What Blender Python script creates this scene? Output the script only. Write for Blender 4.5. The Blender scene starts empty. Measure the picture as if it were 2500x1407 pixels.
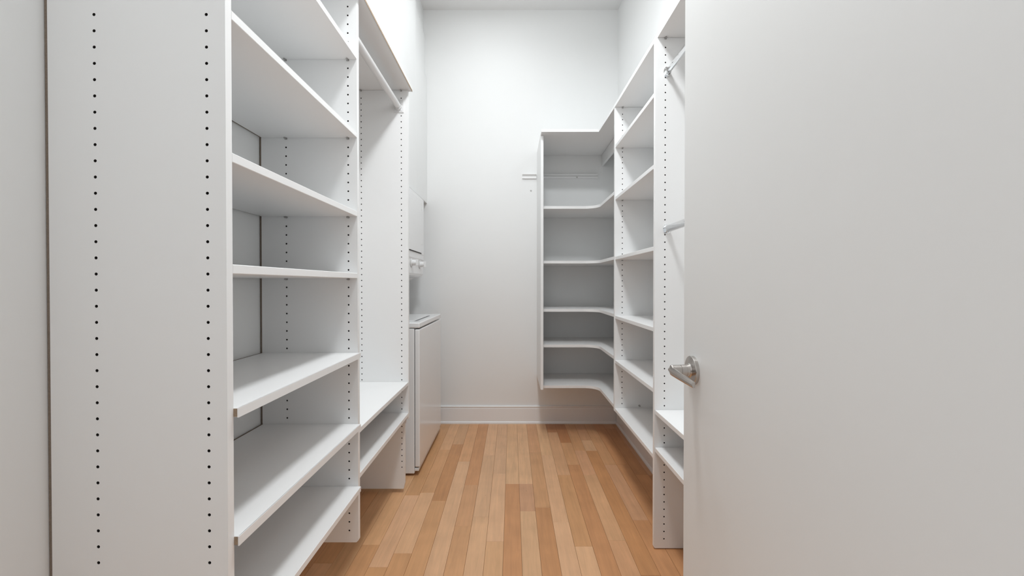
import bpy, bmesh, math, random
from mathutils import Vector, Matrix

random.seed(7)
S = bpy.context.scene
COL = S.collection
H = 1.145                                   # eye height: heights read off the room are given from here

# ------------------------------------------------------------------ camera, world, lamps, exposure
cam = bpy.data.cameras.new('camera')
cam.sensor_fit = 'HORIZONTAL'
cam.sensor_width = 36.0
cam.lens = 36.0 * 1063 / 2500
cam.clip_start = 0.02
cam_o = bpy.data.objects.new('camera', cam)
cam_o.location = (0, 0, H)
cam_o.rotation_euler = (math.radians(90 - 0.512), 0, 0)
COL.objects.link(cam_o)
S.camera = cam_o

S.view_settings.view_transform = 'Standard'
S.view_settings.look = 'None'
S.view_settings.gamma = 1.0
S.view_settings.use_curve_mapping = False
S.view_settings.exposure = 0.28

W = bpy.data.worlds.new('world')
W.use_nodes = True
W.node_tree.nodes['Background'].inputs['Color'].default_value = (0.93, 0.968, 1.0, 1)
W.node_tree.nodes['Background'].inputs['Strength'].default_value = 0.60
S.world = W


def lamp(name, loc, power, size, color=(0.945, 0.98, 1.0), rot=(0, 0, 0)):
    l = bpy.data.lights.new(name, 'AREA')
    l.shape = 'DISK'
    l.size = size
    l.energy = power
    l.color = color
    o = bpy.data.objects.new(name, l)
    o.location = loc
    o.rotation_euler = rot
    COL.objects.link(o)
    return o


CEIL = H + 2.236
lamp('ceiling_downlight', (-0.17, 2.88, CEIL - 0.03), 3.2, 0.2)
lamp('unseen_aisle_light', (0.06, 1.26, H + 1.95), 19.5, 0.3)  # unseen lamp, placed from shelf shadows and lowered to even out the walls
lamp('unseen_aisle_light', (0.02, 1.95, H + 1.98), 7, 0.3)  # added unseen lamp, balances the panels against the back wall


# ------------------------------------------------------------------ materials
def mat(name, color, rough=0.5, metal=0.0, bump=0.0, bscale=200.0, var=0.0, vscale=3.0, coat=0.0, spec=0.5, aniso=0.0):
    m = bpy.data.materials.new(name)
    m.use_nodes = True
    nt = m.node_tree
    p = nt.nodes['Principled BSDF']
    p.inputs['Base Color'].default_value = (*color, 1)
    p.inputs['Roughness'].default_value = rough
    p.inputs['Metallic'].default_value = metal
    p.inputs['Coat Weight'].default_value = coat
    p.inputs['Specular IOR Level'].default_value = spec
    p.inputs['Anisotropic'].default_value = aniso
    tc = nt.nodes.new('ShaderNodeTexCoord')
    if var:
        n = nt.nodes.new('ShaderNodeTexNoise')
        n.inputs['Scale'].default_value = vscale
        n.inputs['Detail'].default_value = 4
        nt.links.new(tc.outputs['Object'], n.inputs['Vector'])
        r = nt.nodes.new('ShaderNodeMapRange')
        r.inputs['To Min'].default_value = 1 - var
        r.inputs['To Max'].default_value = 1 + var
        nt.links.new(n.outputs['Fac'], r.inputs['Value'])
        mx = nt.nodes.new('ShaderNodeVectorMath')
        mx.operation = 'SCALE'
        mx.inputs[0].default_value = color
        nt.links.new(r.outputs['Result'], mx.inputs['Scale'])
        nt.links.new(mx.outputs['Vector'], p.inputs['Base Color'])
    if bump:
        n = nt.nodes.new('ShaderNodeTexNoise')
        n.inputs['Scale'].default_value = bscale
        n.inputs['Detail'].default_value = 3
        nt.links.new(tc.outputs['Object'], n.inputs['Vector'])
        b = nt.nodes.new('ShaderNodeBump')
        b.inputs['Strength'].default_value = bump
        b.inputs['Distance'].default_value = 0.002
        nt.links.new(n.outputs['Fac'], b.inputs['Height'])
        nt.links.new(b.outputs['Normal'], p.inputs['Normal'])
    return m


M_wall = mat('wall_paint', (0.905, 0.91, 0.905), 0.6, bump=0.04, bscale=200, var=0.012)
M_ceil = mat('ceiling_paint', (0.85, 0.85, 0.845), 0.8, bump=0.1)
M_trim = mat('trim_gloss', (0.92, 0.92, 0.925), 0.28)
M_mel = mat('white_melamine', (0.925, 0.925, 0.922), 0.36, bump=0.03, bscale=700, var=0.008)
M_core = mat('particle_core', (0.36, 0.27, 0.19), 0.85, bump=0.5, bscale=900, var=0.35, vscale=420)
M_hole = mat('hole_shade', (0.035, 0.03, 0.026), 0.9, var=0.2, vscale=300)  # near black: shade inside the drilled holes put into the core colour
M_door = mat('door_paint', (0.85, 0.85, 0.84), 0.42, bump=0.03, bscale=120, var=0.012)
M_enamel = mat('white_enamel', (0.92, 0.925, 0.93), 0.2, coat=0.2)
M_plastic = mat('white_plastic', (0.84, 0.84, 0.84), 0.3)
M_slot = mat('slot_shadow_grey', (0.22, 0.22, 0.225), 0.6)
M_dark = mat('rubber_and_gap_black', (0.02, 0.02, 0.02), 0.7)  # rubber feet, and painted shade in the dryer door gap
M_chrome = mat('chrome', (0.86, 0.87, 0.88), 0.07, metal=1.0)
M_nickel = mat('satin_nickel', (0.53, 0.50, 0.475), 0.2, metal=1.0, bump=0.06, bscale=500, aniso=0.5)
M_pin = mat('zinc_pin', (0.45, 0.44, 0.43), 0.35, metal=1.0)
M_gap_shade = mat('gap_shade_brown', (0.24, 0.19, 0.15), 0.9, bump=0.4, bscale=900, var=0.3, vscale=400)  # shade of the gap behind the boards, put into the colour
M_screw = mat('painted_screw', (0.52, 0.52, 0.51), 0.5)


def floor_material():
    m = bpy.data.materials.new('maple_plank')
    m.use_nodes = True
    nt = m.node_tree
    L = nt.links.new
    p = nt.nodes['Principled BSDF']
    p.inputs['Roughness'].default_value = 0.42
    p.inputs['Specular IOR Level'].default_value = 0.35
    p.inputs['Coat Weight'].default_value = 0.0
    p.inputs['Coat Roughness'].default_value = 0.2
    tc = nt.nodes.new('ShaderNodeTexCoord')
    oi = nt.nodes.new('ShaderNodeObjectInfo')
    # each plank has its own piece of the grain
    off = nt.nodes.new('ShaderNodeVectorMath'); off.operation = 'SCALE'
    off.inputs[0].default_value = (13.0, 29.0, 7.0)
    L(oi.outputs['Random'], off.inputs['Scale'])
    add = nt.nodes.new('ShaderNodeVectorMath'); add.operation = 'ADD'
    L(tc.outputs['Object'], add.inputs[0]); L(off.outputs['Vector'], add.inputs[1])
    mp = nt.nodes.new('ShaderNodeMapping')
    mp.inputs['Scale'].default_value = (34, 2.2, 1)
    L(add.outputs['Vector'], mp.inputs['Vector'])
    n1 = nt.nodes.new('ShaderNodeTexNoise')
    n1.inputs['Scale'].default_value = 1.6; n1.inputs['Detail'].default_value = 5
    n1.inputs['Roughness'].default_value = 0.6; n1.inputs['Distortion'].default_value = 0.6
    L(mp.outputs['Vector'], n1.inputs['Vector'])
    n2 = nt.nodes.new('ShaderNodeTexNoise')
    n2.inputs['Scale'].default_value = 7.0; n2.inputs['Detail'].default_value = 2
    L(add.outputs['Vector'], n2.inputs['Vector'])
    r1 = nt.nodes.new('ShaderNodeMapRange')
    r1.inputs['From Min'].default_value = 0.3; r1.inputs['From Max'].default_value = 0.7
    r1.inputs['To Min'].default_value = 0.90; r1.inputs['To Max'].default_value = 1.07
    L(n1.outputs['Fac'], r1.inputs['Value'])
    r2 = nt.nodes.new('ShaderNodeMapRange')
    r2.inputs['From Min'].default_value = 0.3; r2.inputs['From Max'].default_value = 0.7
    r2.inputs['To Min'].default_value = 0.93; r2.inputs['To Max'].default_value = 1.05
    L(n2.outputs['Fac'], r2.inputs['Value'])
    # small dark mineral flecks
    mp3 = nt.nodes.new('ShaderNodeMapping'); mp3.inputs['Scale'].default_value = (14, 6, 1)
    L(add.outputs['Vector'], mp3.inputs['Vector'])
    vo = nt.nodes.new('ShaderNodeTexVoronoi'); vo.inputs['Scale'].default_value = 1.0
    L(mp3.outputs['Vector'], vo.inputs['Vector'])
    r3 = nt.nodes.new('ShaderNodeMapRange')
    r3.inputs['From Min'].default_value = 0.015; r3.inputs['From Max'].default_value = 0.05
    r3.inputs['To Min'].default_value = 0.72; r3.inputs['To Max'].default_value = 1.0
    L(vo.outputs['Distance'], r3.inputs['Value'])
    mu = nt.nodes.new('ShaderNodeMath'); mu.operation = 'MULTIPLY'
    L(r1.outputs['Result'], mu.inputs[0]); L(r2.outputs['Result'], mu.inputs[1])
    mu2 = nt.nodes.new('ShaderNodeMath'); mu2.operation = 'MULTIPLY'
    L(mu.outputs[0], mu2.inputs[0]); L(r3.outputs['Result'], mu2.inputs[1])
    sc = nt.nodes.new('ShaderNodeVectorMath'); sc.operation = 'SCALE'
    L(oi.outputs['Color'], sc.inputs[0]); L(mu2.outputs[0], sc.inputs['Scale'])
    L(sc.outputs['Vector'], p.inputs['Base Color'])
    b = nt.nodes.new('ShaderNodeBump'); b.inputs['Strength'].default_value = 0.05; b.inputs['Distance'].default_value = 0.001
    L(n1.outputs['Fac'], b.inputs['Height']); L(b.outputs['Normal'], p.inputs['Normal'])
    return m


M_floor = floor_material()
M_sub = mat('floor_joint', (0.09, 0.055, 0.03), 0.9)

# ------------------------------------------------------------------ object helpers
ORG = {}


def link(name, bm, m, parent=None, smooth=False, fix=True, label=None):
    """One mesh object; its origin sits at the middle of its own shape."""
    if fix:
        bmesh.ops.recalc_face_normals(bm, faces=bm.faces[:])
    me = bpy.data.meshes.new(name)
    lo = Vector((min(v.co.x for v in bm.verts), min(v.co.y for v in bm.verts), min(v.co.z for v in bm.verts)))
    hi = Vector((max(v.co.x for v in bm.verts), max(v.co.y for v in bm.verts), max(v.co.z for v in bm.verts)))
    c = (lo + hi) / 2
    for v in bm.verts:
        v.co -= c
    bm.to_mesh(me)
    bm.free()
    for mm in (m if isinstance(m, (list, tuple)) else [m]):
        me.materials.append(mm)
    if smooth:
        for f in me.polygons:
            f.use_smooth = True
    o = bpy.data.objects.new(name, me)
    COL.objects.link(o)
    ORG[o] = c
    if parent is not None:
        o.parent = parent
        o.location = c - ORG[parent]
    else:
        o.location = c
    if label:
        o['label'] = label
    return o


def thing(name, label, cat, loc, group=None):
    o = bpy.data.objects.new(name, None)
    o.empty_display_size = 0.1
    o.location = loc
    COL.objects.link(o)
    ORG[o] = Vector(loc)
    tag(o, label, cat, group)
    return o


def tag(o, label, cat, group=None):
    o['label'] = label
    o['category'] = cat
    if group:
        o['group'] = group
    return o


def struct(name, bm, m, parent=None, label=None, **k):
    o = link(name, bm, m, parent, **k)
    if parent is None:
        o['kind'] = 'structure'
    if label:
        o['label'] = label
    return o


def bx(bm, x0, x1, y0, y1, z0, z1, bev=0.0, seg=2, mi=0):
    x0, x1 = min(x0, x1), max(x0, x1)
    y0, y1 = min(y0, y1), max(y0, y1)
    z0, z1 = min(z0, z1), max(z0, z1)
    vs = [bm.verts.new(c) for c in ((x0, y0, z0), (x1, y0, z0), (x1, y1, z0), (x0, y1, z0),
                                    (x0, y0, z1), (x1, y0, z1), (x1, y1, z1), (x0, y1, z1))]
    fs = [bm.faces.new([vs[i] for i in q]) for q in
          ((0, 3, 2, 1), (4, 5, 6, 7), (0, 1, 5, 4), (1, 2, 6, 5), (2, 3, 7, 6), (3, 0, 4, 7))]
    for f in fs:
        f.material_index = mi
    if bev:
        es = list({e for f in fs for e in f.edges})
        bmesh.ops.bevel(bm, geom=es, offset=bev, segments=seg, affect='EDGES', profile=0.5)
    return bm


def box(*a, **k):
    return bx(bmesh.new(), *a, **k)


def prism(bm, pts, axis, a, b, bev=0.0):
    """Extrude a closed outline. axis 'z': pts (x,y); axis 'y': pts (x,z); axis 'x': pts (y,z)."""
    def P(p, t):
        return {'z': (p[0], p[1], t), 'y': (p[0], t, p[1]), 'x': (t, p[0], p[1])}[axis]
    A = [bm.verts.new(P(p, a)) for p in pts]
    B = [bm.verts.new(P(p, b)) for p in pts]
    n = len(pts)
    fs = [bm.faces.new(A), bm.faces.new(B[::-1])]
    for i in range(n):
        fs.append(bm.faces.new((A[i], B[i], B[(i + 1) % n], A[(i + 1) % n])))
    if bev:
        es = [e for f in fs[:2] for e in f.edges]
        bmesh.ops.bevel(bm, geom=list(set(es)), offset=bev, segments=1, affect='EDGES')
    return bm


def cyl(bm, p0, p1, r0, r1=None, n=16, sx=1.0, cap=True):
    """Round (or, with sx, oval) bar from p0 to p1; sx squeezes it sideways."""
    r1 = r0 if r1 is None else r1
    p0, p1 = Vector(p0), Vector(p1)
    d = (p1 - p0).normalized()
    u = Vector((0, 0, 1)) if abs(d.z) < 0.9 else Vector((1, 0, 0))
    s = d.cross(u).normalized()
    u = s.cross(d).normalized()
    R = []
    for p, r in ((p0, r0), (p1, r1)):
        R.append([bm.verts.new(p + s * (r * sx * math.cos(2 * math.pi * i / n)) + u * (r * math.sin(2 * math.pi * i / n)))
                  for i in range(n)])
    for i in range(n):
        bm.faces.new((R[0][i], R[0][(i + 1) % n], R[1][(i + 1) % n], R[1][i]))
    if cap:
        bm.faces.new(R[0][::-1])
        bm.faces.new(R[1])
    return bm


def lathe_x(bm, cy, cz, prof, n=32):
    """Turned shape about an axis along x: prof = [(x, r), ...]."""
    rings = []
    for x, r in prof:
        if r < 1e-6:
            rings.append([bm.verts.new((x, cy, cz))])
        else:
            rings.append([bm.verts.new((x, cy + r * math.cos(2 * math.pi * i / n), cz + r * math.sin(2 * math.pi * i / n)))
                          for i in range(n)])
    for a, b in zip(rings, rings[1:]):
        for i in range(n):
            j = (i + 1) % n
            if len(a) == 1:
                bm.faces.new((a[0], b[i], b[j]))
            elif len(b) == 1:
                bm.faces.new((a[i], a[j], b[0]))
            else:
                bm.faces.new((a[i], a[j], b[j], b[i]))
    return bm


# ------------------------------------------------------------------ the room
YW = 3.570                 # back wall
XR = 0.866                 # right wall
XL = -0.925                # left wall behind the shelves
YF = 0.22                  # door wall line, behind the picture
WASH_Y0 = 2.45             # start of the laundry niche
T = 0.12

# floor: a dark sub floor with every plank laid on it
floor_o = struct('floor', box(-1.45, XR, YF - 0.9, YW, -0.06, -0.0035), M_sub)

TONES = {
    'L': (0.765, 0.458, 0.258), 'l': (0.725, 0.415, 0.222), 'M': (0.690, 0.372, 0.185),
    'B': (0.635, 0.315, 0.145), 'D': (0.530, 0.240, 0.105), 'P': (0.690, 0.378, 0.208),
}
PW = 0.0777


def yfloor(py):            # distance at which the floor shows on picture row py
    return 1.063 * H * 1000 / (py - 694) / 1000 * 1.0


# rows near the middle follow the boards of the photo: (distance where a board ends, tone of the board before it)
rows = {
    -7: [(1.9, 'M'), (2.6, 'l'), (9, 'M')],
    -6: [(1.75, 'M'), (2.35, 'L'), (9, 'M')],
    -5: [(1.84, 'M'), (2.38, 'L'), (3.0, 'M'), (9, 'l')],
    -4: [(2.290, 'M'), (3.1, 'B'), (9, 'l')],
    -3: [(1.55, 'l'), (2.80, 'L'), (9, 'M')],
    -2: [(2.05, 'M'), (2.47, 'M'), (9, 'B')],
    -1: [(2.131, 'L'), (2.9, 'L'), (9, 'L')],
    0: [(1.926, 'l'), (2.62, 'L'), (9, 'L')],
    1: [(1.55, 'B'), (2.484, 'B'), (9, 'L')],
    2: [(2.185, 'L'), (2.484, 'P'), (9, 'L')],
    3: [(2.221, 'B'), (2.95, 'M'), (9, 'M')],
    4: [(2.085, 'L'), (2.9, 'L'), (9, 'L')],
    5: [(1.890, 'L'), (2.6, 'M'), (3.353, 'l'), (9, 'D')],
    6: [(1.6, 'B'), (2.75, 'B'), (3.132, 'M'), (9, 'D')],
    7: [(1.932, 'P'), (2.60, 'l'), (2.985, 'P'), (9, 'M')],
    8: [(1.7, 'D'), (2.980, 'B'), (3.18, 'L'), (9, 'P')],
    9: [(2.10, 'B'), (2.747, 'P'), (9, 'M')],
    10: [(1.9, 'B'), (2.75, 'B'), (9, 'B')],
}
rows = {k - 1: v for k, v in rows.items()}
plank_mesh = {}


def plank(x0, x1, y0, y1, tone):
    g = 0.0004
    x0 += g; x1 -= g; y0 += g; y1 -= g
    key = (round(x1 - x0, 4), round(y1 - y0, 3))
    me = plank_mesh.get(key)
    if me is None:
        bm = bmesh.new()
        hx, hy, c = (x1 - x0) / 2, (y1 - y0) / 2, 0.0007
        ring = []
        for ix, z in ((0, -0.0035), (0, -c), (c, 0.0)):
            ring.append([bm.verts.new(q) for q in ((-hx + ix, -hy + ix, z), (hx - ix, -hy + ix, z), (hx - ix, hy - ix, z), (-hx + ix, hy - ix, z))])
        for a, b in zip(ring, ring[1:]):
            for i in range(4):
                bm.faces.new((a[i], a[(i + 1) % 4], b[(i + 1) % 4], b[i]))
        bm.faces.new(ring[2])
        me = bpy.data.meshes.new('plank')
        bm.to_mesh(me); bm.free()
        me.materials.append(M_floor)
        plank_mesh[key] = me
    o = bpy.data.objects.new('plank', me)
    COL.objects.link(o)
    o.parent = floor_o
    o.location = Vector(((x0 + x1) / 2, (y0 + y1) / 2, 0)) - ORG[floor_o]
    j = random.uniform(0.95, 1.05)
    t = TONES[tone]
    o.color = (t[0] * j, t[1] * j * random.uniform(0.993, 1.007), t[2] * j * random.uniform(0.97, 1.03), 1)


r = -18
while True:
    x0 = -0.037 + PW * r
    x1 = x0 + PW
    if x0 >= XR - 0.002:
        break
    x1 = min(x1, XR)
    if x1 > -1.44:
        y = (WASH_Y0 if x1 < -0.93 else -0.68)
        if r in rows:
            segs = rows[r]
        else:
            segs = []
            yy = random.uniform(0.1, 0.9)
            while yy < 4:
                segs.append((yy, random.choice('MBlPMBD' if x0 > 0.5 else 'MBlPML')))
                yy += random.uniform(0.45, 1.1)
            segs.append((9, 'M'))
        if r in rows and y < 0:
            plank(max(x0, -1.45), x1, y, 0.7 + 0.03 * (r % 5), random.choice('LMl'))
            y = 0.7 + 0.03 * (r % 5)
        for e, tone in segs:
            if e <= y + 0.05:
                continue
            e = min(e, YW)
            plank(max(x0, -1.45), x1, y, e, tone)
            y = e
            if y >= YW:
                break
    r += 1

struct('ceiling', box(-1.65, XR + T, YF, YW + T, CEIL, CEIL + 0.1), M_ceil)
wall_back = struct('wall_back', box(-1.65, XR + T, YW, YW + T, -0.06, CEIL), M_wall)
struct('wall_right', box(XR, XR + T, YF, YW, -0.06, CEIL), M_wall)

# the wall with the doorway the picture is taken from
bm = bmesh.new()
bx(bm, -1.65, -0.395, YF - 0.12, YF, -0.06, CEIL)
bx(bm, 0.470, XR + T, YF - 0.12, YF, -0.06, CEIL)
bx(bm, -0.395, 0.470, YF - 0.12, YF, 2.10, CEIL)
struct('wall_front', bm, M_wall, fix=False)

# left wall: plain behind the shelves, furred out above them, with a niche for the laundry machines
bm = bmesh.new()
bx(bm, -1.65, XL, YF, WASH_Y0, -0.06, CEIL)
bx(bm, -1.65, -1.45, WASH_Y0, YW, -0.06, CEIL)
bx(bm, XL, -0.695, YF, WASH_Y0, H + 1.082, CEIL)
bx(bm, -1.45, -0.695, WASH_Y0, 3.157, H + 0.66, CEIL)
bx(bm, -1.45, -0.7236, 3.157, YW, H + 0.66, CEIL)
wall_left = struct('wall_left', bm, M_wall, fix=False)
bm = box(-0.7236, -0.695, 3.157, YW, H + 0.66, H + 1.69, bev=0.003)
struct('plaster_step', bm, M_wall, wall_left)
# the uneven plaster band higher up, its upper edge left rough
bm = bmesh.new()
N = 26
pts = []
for i in range(N + 1):
    t = i / N
    zz = H + 2.08 - 0.075 * t + random.uniform(-0.012, 0.012)
    pts.append((3.157 + (YW - 3.157) * t, zz))
outl = pts + [(YW, H + 1.69), (3.157, H + 1.69)]
prism(bm, outl, 'x', -0.7236, -0.709)
struct('plaster_band', bm, M_wall, wall_left, label='band of plaster with a rough broken upper edge')


def profile_board(name, prof, axis, a, b, m, structure=True):
    bm = prism(bmesh.new(), prof, axis, a, b)
    return struct(name, bm, m)


def base_profile(p, s):    # p = wall position, s = direction away from the wall
    q = [(0, 0), (0.020, 0), (0.020, 0.010), (0.016, 0.018), (0.0125, 0.021), (0.0125, 0.124), (0.0105, 0.130), (0.0105, 0.134),
         (0.014, 0.137), (0.014, 0.142), (0.010, 0.146), (0, 0.146)]
    return [(p + s * d, z) for d, z in q]


profile_board('baseboard_back', base_profile(YW, -1), 'x', -1.44, XR, M_trim)
profile_board('baseboard_right', base_profile(XR, -1), 'y', YF, YW - 0.021, M_trim)
profile_board('baseboard_left', base_profile(XL, 1), 'y', YF, WASH_Y0, M_trim)

# little leftovers on the walls
bm = lathe_x(bmesh.new(), 1.145, H - 0.142, [(XL, 0.007), (XL + 0.003, 0.0065), (XL + 0.004, 0.003), (XL + 0.002, 0.0)], 12)
bx(bm, XL, XL + 0.0015, 1.141, 1.149, H - 0.172, H - 0.148)
struct('wall_anchor', bm, M_screw, wall_left, label='small wall anchor and scuffed mark')
bm = bmesh.new()
cyl(bm, (0.155, YW, H + 0.765), (0.155, YW - 0.004, H + 0.765), 0.007, 0.005, 12)
struct('wall_anchor', bm, M_screw, wall_back, label='small painted wall anchor')

# ------------------------------------------------------------------ closet system helpers
PT = 0.019                 # board thickness
PITCH = 0.032
PHASE = H + 0.532


def side_panel(parent, x_back, x_front, y0, z0, z1, cols, chamfer=0.007, notch=None, rows_z=None, skip=()):
    """Upright board whose near face has two drilled columns of shelf-pin holes (real, 8 mm deep)."""
    s = 1 if x_front > x_back else -1
    y1 = y0 + PT
    bm = bmesh.new()
    w, R, D = 0.0078, 0.0032, 0.012
    lo, hi = rows_z if rows_z else (z0 + 0.022, z1 - 0.02)
    k0 = math.ceil((lo - PHASE) / PITCH)
    k1 = math.floor((hi - PHASE) / PITCH)

    def face(pts, mi=0):
        f = bm.faces.new([bm.verts.new(p) for p in pts])
        f.material_index = mi
        return f

    def rect(xa, xb, za, zb):
        face([(xa, y0, za), (xb, y0, za), (xb, y0, zb), (xa, y0, zb)])

    cs = sorted(cols, key=lambda c: s * c)
    edges = [x_back]
    for c in cs:
        edges += [c - s * w, c + s * w]
    # plain strips
    for i in range(0, len(edges) - 1, 2):
        rect(edges[i], edges[i + 1], z0, z1)
    last = edges[-1]
    # front strip follows the outline (chamfered foot, maybe a set-back lower part)
    if notch:
        nz, nx = notch
        outline = [(x_back, z1), (x_back, z0), (nx - s * chamfer, z0), (nx, z0 + 0.030), (nx, nz - 0.012), (x_front, nz), (x_front, z1)]
    else:
        outline = [(x_back, z1), (x_back, z0), (x_front - s * chamfer, z0), (x_front, z0 + chamfer), (x_front, z1)]
    face([(last, y0, z1), (last, y0, z0)] + [(x, y0, z) for x, z in outline[2:]])
    face([(x, y1, z) for x, z in outline])
    n = len(outline)
    for i in range(n):
        (xa, za), (xb, zb) = outline[i], outline[(i + 1) % n]
        face([(xa, y0, za), (xb, y0, zb), (xb, y1, zb), (xa, y1, za)])
    # drilled strips
    NS = 8
    for ci, c in enumerate(cs):
        a, b = c - s * w, c + s * w
        zb0 = PHASE + k0 * PITCH - PITCH / 2
        zb1 = PHASE + k1 * PITCH + PITCH / 2
        rect(a, b, z0, zb0)
        rect(a, b, zb1, z1)
        for k in range(k0, k1 + 1):
            zc = PHASE + k * PITCH
            if (ci, k) in skip:
                rect(a, b, zc - PITCH / 2, zc + PITCH / 2)
                continue
            ring, out = [], []
            for i in range(NS):
                t = 2 * math.pi * (i + 0.5) / NS
                ring.append((c + R * math.cos(t), zc + R * math.sin(t)))
                ct, st = math.cos(t), math.sin(t)
                # matching point on the cell border
                q = min(w / abs(ct), (PITCH / 2) / abs(st))
                out.append((c + q * ct, zc + q * st))
            V0 = [bm.verts.new((x, y0, z)) for x, z in ring]
            V1 = [bm.verts.new((x, y0 + D, z)) for x, z in ring]
            VO = [bm.verts.new((x, y0, z)) for x, z in out]
            corners = [bm.verts.new(p) for p in ((c + w, y0, zc + PITCH / 2), (c - w, y0, zc + PITCH / 2),
                                                 (c - w, y0, zc - PITCH / 2), (c + w, y0, zc - PITCH / 2))]
            for i in range(NS):
                j = (i + 1) % NS
                pi, pj = out[i], out[j]
                q = [V0[i], VO[i]]
                side_i = abs(abs(pi[0] - c) - w) < 1e-6
                side_j = abs(abs(pj[0] - c) - w) < 1e-6
                if side_i != side_j:
                    mx = (pi[0] + pj[0]) / 2 - c
                    mz = (pi[1] + pj[1]) / 2 - zc
                    q.append(corners[0 if mx > 0 and mz > 0 else 1 if mx < 0 and mz > 0 else 2 if mx < 0 else 3])
                q += [VO[j], V0[j]]
                bm.faces.new(q)
                f = bm.faces.new((V0[i], V0[j], V1[j], V1[i]))
                f.material_index = 1
            f = bm.faces.new(V1)
            f.material_index = 1
    o = link('side_panel', bm, [M_mel, M_hole], parent, fix=False)
    if s > 0:  # strip fills the gap to the wall, coloured as its shade
        link('gap_shade_strip', box(x_back - 0.0065, x_back - 0.0002, y0 + 0.001, y1 - 0.001, z0 + 0.002, z1 - 0.002), M_gap_shade, o,
             label='brown strip painted as the shaded gap behind the panel')
    return o


def shelf(parent, x_back, x_front, y0, y1, zbot, th=PT, name='shelf', label=None):
    o = link(name, box(x_back, x_front, y0 + 0.0006, y1 - 0.0006, zbot, zbot + th, bev=0.0012, seg=1), M_mel, parent, label=label)
    if x_front > x_back:  # strip behind the shelf carries the gap's shade as colour
        link('gap_shade_strip', box(x_back - 0.006, x_back - 0.0002, y0 + 0.001, y1 - 0.001, zbot + 0.0015, zbot + th - 0.0005), M_gap_shade, o,
             label='brown strip painted as the shaded gap behind the shelf')
    return o


def pin(parent, x, y, z, d):
    """Shelf pin: a peg with a small flat seat, under a shelf; d = which way it sticks out along y."""
    bm = bmesh.new()
    cyl(bm, (x, y, z - 0.0035), (x, y + d * 0.013, z - 0.0035), 0.0035, 0.0028, 8)
    bx(bm, x - 0.0045, x + 0.0045, y, y + d * 0.003, z - 0.006, z)
    return link('shelf_pin', bm, M_pin, parent)


# ------------------------------------------------------------------ left: tall open shelf unit
P1, P2, P3 = 0.8635, 1.596, 2.378
LF, LB = -0.566, -0.917
TOP = H + 1.055
unit = thing('shelf_unit', 'tall white shelf unit nearest on the left, seven shelves between two drilled side panels',
             'shelving', (-0.74, 1.24, 0))
side_panel(unit, LB, LF, P1, H - 0.952, TOP, (-0.603, -0.8245))
side_panel(unit, LB, LF, P2, H - 0.952, TOP, (-0.599, -0.826))
ya, yb = P1 + PT, P2
for zb in (0.820, 0.5345, 0.247, 0.021):
    shelf(unit, LB + 0.003, LF, ya, yb, H + zb)
    for x in (-0.599, -0.826):
        pin(unit, x, yb, H + zb, -1)
        pin(unit, x, ya, H + zb, 1)
for zb, raw in ((-0.271, True), (-0.533, True), (-0.763, False)):
    s_ = shelf(unit, LB + 0.003, LF + 0.0105, ya, yb, H + zb)
    if raw:
        e = box(LB + 0.01, LF + 0.0085, ya - 0.0002, ya + 0.0008, H + zb + 0.0012, H + zb + PT - 0.0012)
        link('raw_end', e, M_core, s_, label='uncovered speckled particle board end of the shelf')
        # white edge tape standing a little past the raw end
        link('edge_tape', box(LF + 0.0085, LF + 0.0110, ya - 0.0012, yb - 0.001, H + zb, H + zb + PT), M_mel, s_)
    for x in (-0.599, -0.826):
        pin(unit, x, yb, H + zb, -1)
        pin(unit, x, ya, H + zb, 1)

# ------------------------------------------------------------------ left: hanging bay with a white rod
bay = thing('hanging_bay', 'white hanging bay with one white rod above two low shelves, beside the washer',
            'closet', (-0.74, 2.0, 0))
side_panel(bay, LB, LF, P3, H - 1.123, TOP, (-0.603, -0.821), chamfer=0.0068, notch=(H - 0.735, -0.588), rows_z=(H - 1.02, TOP - 0.02))
ya, yb = P2 + PT, P3
shelf(bay, LB + 0.003, LF - 0.001, ya, yb, H - 0.555)
shelf(bay, LB + 0.003, LF - 0.001, ya, yb, H - 0.724)
bm = bmesh.new()
bx(bm, -0.605, -0.578, yb - 0.028, yb, H - 0.728, H - 0.724)
bx(bm, -0.605, -0.578, yb - 0.004, yb, H - 0.760, H - 0.724)
link('corner_bracket', bm, M_plastic, bay)
for x in (-0.603, -0.821):
    for zb in (-0.555, -0.724):
        pin(bay, x, yb, H + zb, -1)
        pin(bay, x, ya, H + zb, 1)
zr = H + 0.966
rod = link('hanging_rod', cyl(bmesh.new(), (-0.618, ya + 0.004, zr), (-0.618, yb - 0.004, zr), 0.0165, n=20), M_plastic, bay, smooth=False)
for yy, d in ((yb, -1), (ya, 1)):
    bm = bmesh.new()
    bx(bm, -0.640, -0.588, yy, yy + d * 0.004, zr - 0.034, zr + 0.036, bev=0.0015, seg=1)
    prism(bm, [(-0.618 + 0.021 * math.cos(t), zr + 0.021 * math.sin(t)) for t in [math.pi + math.pi * i / 10 for i in range(11)]]
          + [(-0.618 + 0.0172 * math.cos(t), zr + 0.0172 * math.sin(t)) for t in [2 * math.pi - math.pi * i / 10 for i in range(11)]],
          'y', yy + d * 0.004, yy + d * 0.020)
    cyl(bm, (-0.596, yy + d * 0.004, zr + 0.012), (-0.596, yy + d * 0.006, zr + 0.012), 0.004, n=8)
    cyl(bm, (-0.601, yy + d * 0.004, zr - 0.022), (-0.601, yy + d * 0.006, zr - 0.022), 0.004, n=8)
    link('rod_bracket', bm, M_plastic, rod)

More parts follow.
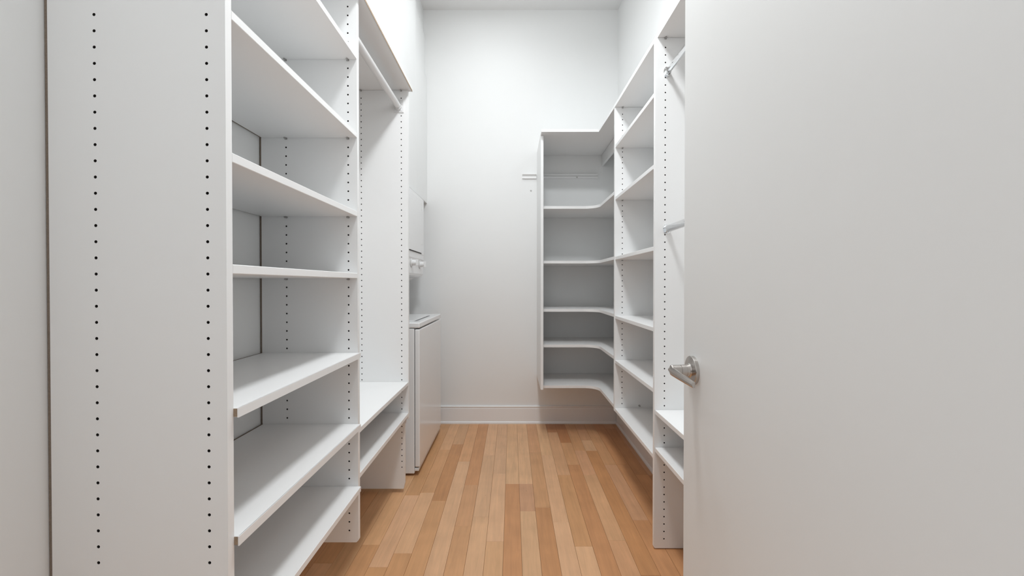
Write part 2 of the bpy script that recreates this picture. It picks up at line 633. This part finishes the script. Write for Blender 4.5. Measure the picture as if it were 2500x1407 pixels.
# left top shelf, one long board over both bays
tsl = link('top_shelf', box(LB - 0.004, -0.548, P1 - 0.02, P3 + PT + 0.001, TOP + 0.001, TOP + 0.001 + PT), M_mel)
tag(tsl, 'long white top shelf over the left bays with a worn brown front edge', 'shelf')
e = box(-0.548, -0.5465, P1 - 0.02, P3 + PT + 0.001, TOP - 0.0005, TOP + 0.0085)
link('raw_edge', e, M_core, tsl, label='brown strip where the edge tape is worn off')
for x in (-0.603, -0.821):
    pin(bay, x, yb, TOP - 0.0005, -1)

# ------------------------------------------------------------------ right: shelf unit in the middle
R1, R2 = 1.870, 2.602
RF, RB = 0.613, 0.862
RTOP = H + 1.053
unit2 = thing('shelf_unit', 'white six-shelf unit on the right, between the door and the corner shelves',
              'shelving', (0.74, 2.24, 0))
side_panel(unit2, RB, RF, R1, 0.004, RTOP, (0.656,), chamfer=0.004)
side_panel(unit2, RB, RF, R2, H - 0.772, RTOP, (0.6585,), chamfer=0.012)
ya, yb = R1 + PT, R2
for zb in (0.812, 0.502, 0.145, -0.207, -0.473, -0.762):
    shelf(unit2, RB, RF + 0.003, ya, yb, H + zb)
    for x in (0.6585,):
        pin(unit2, x, yb, H + zb, -1)
        pin(unit2, x, ya, H + zb, 1)
pin(unit2, 0.6585, yb, RTOP - 0.0005, -1)
bm = bmesh.new()
cyl(bm, (0.762, yb, H - 0.728), (0.762, yb - 0.012, H - 0.728), 0.006, 0.005, 10)
link('cam_fitting', bm, M_pin, unit2)

# ------------------------------------------------------------------ right: hanging bay beside the door
bay2 = thing('hanging_bay', 'white hanging bay with two chrome rods above two low shelves, half hidden by the door',
             'closet', (0.74, 1.48, 0))
RN = 1.085
side_panel(bay2, RB, RF, RN, 0.004, RTOP, (0.656,), chamfer=0.004)
ya, yb = RN + PT, R1
for zb in (-0.561, -0.723):
    shelf(bay2, RB, RF + 0.003, ya, yb, H + zb)
    for x in (0.656,):
        pin(bay2, x, yb, H + zb, -1)
pin(bay2, 0.656, yb, RTOP - 0.0005, -1)
for dz in (0.905, 0.236):
    z = H + dz
    rod = link('hanging_rod', cyl(bmesh.new(), (0.664, ya + 0.003, z), (0.664, yb - 0.003, z), 0.0155, n=24, sx=0.5), M_chrome, bay2, smooth=True)
    for yy, d in ((yb, -1), (ya, 1)):
        bm = bmesh.new()
        # oval flange with a raised cup round the lower half of the rod
        ov = [(0.660 + 0.0125 * math.cos(2 * math.pi * i / 24), z + 0.001 + 0.0225 * math.sin(2 * math.pi * i / 24)) for i in range(24)]
        prism(bm, ov, 'y', yy, yy + d * 0.003)
        A = [math.pi * 0.95 + math.pi * 1.1 * i / 14 for i in range(15)]
        prism(bm, [(0.664 + 0.0115 * math.cos(t), z + 0.0195 * math.sin(t)) for t in A]
              + [(0.664 + 0.0088 * math.cos(t), z + 0.0166 * math.sin(t)) for t in reversed(A)], 'y', yy + d * 0.003, yy + d * 0.017)
        cyl(bm, (0.657, yy + d * 0.003, z + 0.0185), (0.657, yy + d * 0.005, z + 0.0185), 0.0035, n=10)
        link('rod_flange', bm, M_chrome, rod)

# ------------------------------------------------------------------ right: corner unit with curved L shelves
corner = thing('corner_shelf_unit', 'white corner unit of five L-shaped shelves with curved inner edge, hung on the back wall', 'shelving', (0.5, 3.2, 0))
EX0, EX1 = 0.204, 0.223
YS = 3.136                 # front of the shelves on the back wall
link('end_panel', box(EX0, EX1, YS - 0.046, YW - 0.001, H - 0.753, RTOP, bev=0.0012, seg=1), M_mel, corner)


def corner_outline(x_left, yf, xf_near, xf_far, y_near, rad):
    pts = [(x_left, YW - 0.002), (x_left, yf)]
    cx, cy = xf_far - rad, yf - rad
    if rad > 0.001:
        for i in range(11):
            t = math.pi / 2 - math.pi / 2 * i / 10
            pts.append((cx + rad * math.cos(t), cy + rad * math.sin(t)))
    else:
        pts.append((xf_far, yf))
    pts += [(xf_near, y_near), (RB, y_near), (RB, YW - 0.002)]
    return pts


for zb in (0.5423, 0.149, -0.199, -0.456, -0.751):
    o = prism(bmesh.new(), corner_outline(EX1 + 0.0006, YS, 0.618, 0.618, R2 + PT + 0.0006, 0.10), 'z', H + zb, H + zb + PT)
    link('curved_shelf', o, M_mel, corner)
for z0, z1 in ((0.562, 0.850), (-0.135, 0.149)):
    link('mounting_strip', box(EX1, EX1 + 0.022, YW - 0.016, YW - 0.001, H + z0, H + z1 - 0.001, bev=0.001, seg=1), M_mel, corner)
link('hanging_cleat', box(0.732, 0.748, R2 + PT + 0.002, YW - 0.001, H + 0.965, RTOP - 0.001, bev=0.001, seg=1), M_mel, corner)

# horizontal rail screwed to the back wall, running in behind the end panel
rail = thing('wall_rail', 'thin white horizontal wall rail sticking out left of the corner unit on the back wall', 'rail', (0.45, YW, H + 0.86))
RAIL = [(YW, H + 0.862), (YW - 0.012, H + 0.862), (YW - 0.012, H + 0.879), (YW - 0.004, H + 0.881), (YW - 0.020, H + 0.8945), (YW - 0.020, H + 0.8965), (YW, H + 0.8965)]
bm = prism(bmesh.new(), RAIL,
           'x', 0.0835, EX0 - 0.006)
link('rail_end', bm, M_mel, rail)
bm = prism(bmesh.new(), RAIL,
           'x', EX1 + 0.001, 0.700)
link('rail_length', bm, M_mel, rail)
bm = cyl(bmesh.new(), (0.53, YW - 0.012, H + 0.871), (0.53, YW - 0.0145, H + 0.871), 0.005, n=10)
link('rail_screw', bm, M_pin, rail)

# L-shaped top shelf over all the right-hand units
YT = 3.022
pts = [(EX0, YW - 0.002), (EX0, YT), (0.600, YT), (0.612, R2), (0.6215, R1), (0.628, RN - 0.02), (RB, RN - 0.02), (RB, YW - 0.002)]
tsr = link('top_shelf', prism(bmesh.new(), pts, 'z', RTOP + 0.001, RTOP + 0.001 + PT), M_mel)
tag(tsr, 'long white L-shaped top shelf on the right turning the corner onto the back wall', 'shelf')

# ------------------------------------------------------------------ stacked washer and dryer in the niche
WY0, WY1 = 2.584, 3.357
WX = -0.5495
wd = thing('stacked_washer_dryer', 'white stacked washer and dryer standing in the left niche next to the back wall', 'washing machine',
           (-0.9, 2.97, 0))
link('washer_cabinet', box(-1.25, WX - 0.032, WY0, WY1, 0.014, 0.880, bev=0.004), M_enamel, wd)
bm = box(WX - 0.0295, WX, WY0, WY1 - 0.002, 0.053, 0.876, bev=0.007, seg=3)
link('washer_front', bm, M_enamel, wd)
link('base_strip', box(WX - 0.031, WX - 0.006, WY0 + 0.001, WY1 - 0.004, 0.030, 0.046, bev=0.002, seg=1), M_plastic, wd)
top = link('washer_top', box(-1.25, WX + 0.001, WY0 - 0.002, WY1 + 0.001, 0.883, 0.916, bev=0.007, seg=3), M_enamel, wd)
lid = link('washer_lid', box(-1.03, -0.603, 2.66, 3.19, 0.9162, 0.9205, bev=0.0015, seg=1), M_enamel, wd)
link('slot_shade_strip', box(-0.6035, -0.590, 2.70, 3.13, 0.9161, 0.9168), M_slot, lid, label='flat grey strip painted as shade in the finger slot of the lid')  # flat strip, the slot's shade is put into its grey
for x in (-1.18, WX - 0.07):
    for y in (WY0 + 0.07, WY1 - 0.07):
        bm = bmesh.new()
        cyl(bm, (x, y, 0.0), (x, y, 0.008), 0.024, 0.022, 14)
        cyl(bm, (x, y, 0.008), (x, y, 0.016), 0.009, n=10)
        link('foot', bm, M_dark, wd)
link('rear_support', box(-1.25, -1.00, WY0 + 0.01, WY1 - 0.01, 0.918, 1.135, bev=0.003), M_enamel, wd)
prof = [(-0.681, 1.366), (-0.6815, 1.330), (-0.686, 1.318), (-0.688, 1.222), (-0.697, 1.207), (-0.718, 1.198), (-0.765, 1.190), (-0.845, 1.132),
        (-1.25, 1.132), (-1.25, 1.366)]
con = link('control_console', prism(bmesh.new(), prof, 'y', WY0, WY1, bev=0.002), M_enamel, wd)
link('dryer_cabinet', box(-1.25, -0.686, WY0, WY1, 1.3675, 1.789, bev=0.004), M_enamel, wd)
link('dryer_front', box(-0.687, -0.679, WY0 + 0.001, WY1 - 0.001, 1.366, 1.789, bev=0.003), M_enamel, wd)
drd = link('dryer_door', box(-0.6795, -0.675, WY0 + 0.06, WY1 - 0.10, 1.3765, 1.765, bev=0.002), M_enamel, wd)
link('door_gap_shade', box(-0.6792, -0.6768, WY0 + 0.06, WY1 - 0.10, 1.370, 1.376), M_dark, wd, label='black strip painted as shade in the slot under the dryer door')  # no opening here: the black strip carries the shade of the gap
for z in (1.44, 1.70):
    link('hinge_cover', box(-0.6792, -0.6755, WY1 - 0.092, WY1 - 0.078, z, z + 0.05, bev=0.001, seg=1), M_plastic, wd)
for y in (2.70, 2.97, 3.235):
    zc = 1.292
    x = -0.686
    k = link('control_knob', lathe_x(bmesh.new(), y, zc, [(x - 0.002, 0.029), (x + 0.003, 0.029), (x + 0.005, 0.026), (x + 0.006, 0.018), (x + 0.030, 0.0155),
             (x + 0.033, 0.013), (x + 0.034, 0.0)], 24), M_plastic, wd)
    link('knob_ridge', box(x + 0.008, x + 0.048, y - 0.0045, y + 0.0045, zc - 0.021, zc + 0.021, bev=0.002), M_plastic, k)
    link('knob_ring', lathe_x(bmesh.new(), y, zc, [(x - 0.001, 0.0335), (x + 0.0015, 0.0335), (x + 0.0015, 0.029)], 24), M_screw, con)

# ------------------------------------------------------------------ the open door on the right
DX = 0.419
DY = 1.0605
door = struct('door_1', box(DX, DX + 0.040, DY - 0.80, DY, 0.010, H + 1.0, bev=0.0015, seg=1), M_door)
door['label'] = 'plain light grey flat door swung open along the right side'
RY, RZ = 1.003, H - 0.199
hd = link('door_handle', lathe_x(bmesh.new(), RY, RZ, [(DX + 0.0, 0.033), (DX - 0.0070, 0.033), (DX - 0.0080, 0.0322), (DX - 0.0092, 0.024),
          (DX - 0.0102, 0.0165), (DX - 0.0125, 0.0146), (DX - 0.018, 0.0140), (DX - 0.018, 0.0)], 64), M_nickel, door, label='satin nickel lever handle on a round rose')
link('handle_neck', lathe_x(bmesh.new(), RY, RZ, [(DX - 0.0175, 0.0135), (DX - 0.030, 0.0128), (DX - 0.0303, 0.0118), (DX - 0.0315, 0.0118), (DX - 0.0318, 0.0128),
     (DX - 0.050, 0.0125), (DX - 0.052, 0.0115), (DX - 0.052, 0.0)], 32), M_nickel, hd, smooth=False)
# lever: flat tapered blade swinging back towards the hinges
bm = bmesh.new()
secs = []
for i in range(13):
    t = i / 12
    y = RY + 0.011 - 0.122 * t
    hh = 0.0105 * (1 - t) + 0.0062 * t
    if t < 0.12:
        hh *= math.sqrt(max(0.08, 1 - ((0.12 - t) / 0.12) ** 2))
    zc = RZ - 0.0085 * t
    xo = DX - 0.0535 - 0.0008 * math.sin(math.pi * t) + 0.006 * t
    th = 0.0050 * (1 - t) + 0.0042 * t
    sec = []
    for dx, dz in ((0, -1), (-0.25, -0.6), (-0.35, 0), (-0.25, 0.6), (0, 1), (1, 0.92), (1, -0.92)):
        sec.append(bm.verts.new((xo + dx * th, y, zc + dz * hh)))
    secs.append(sec)
for a, b in zip(secs, secs[1:]):
    for i in range(7):
        bm.faces.new((a[i], a[(i + 1) % 7], b[(i + 1) % 7], b[i]))
bm.faces.new(secs[0][::-1]); bm.faces.new(secs[-1])
link('lever', bm, M_nickel, hd)
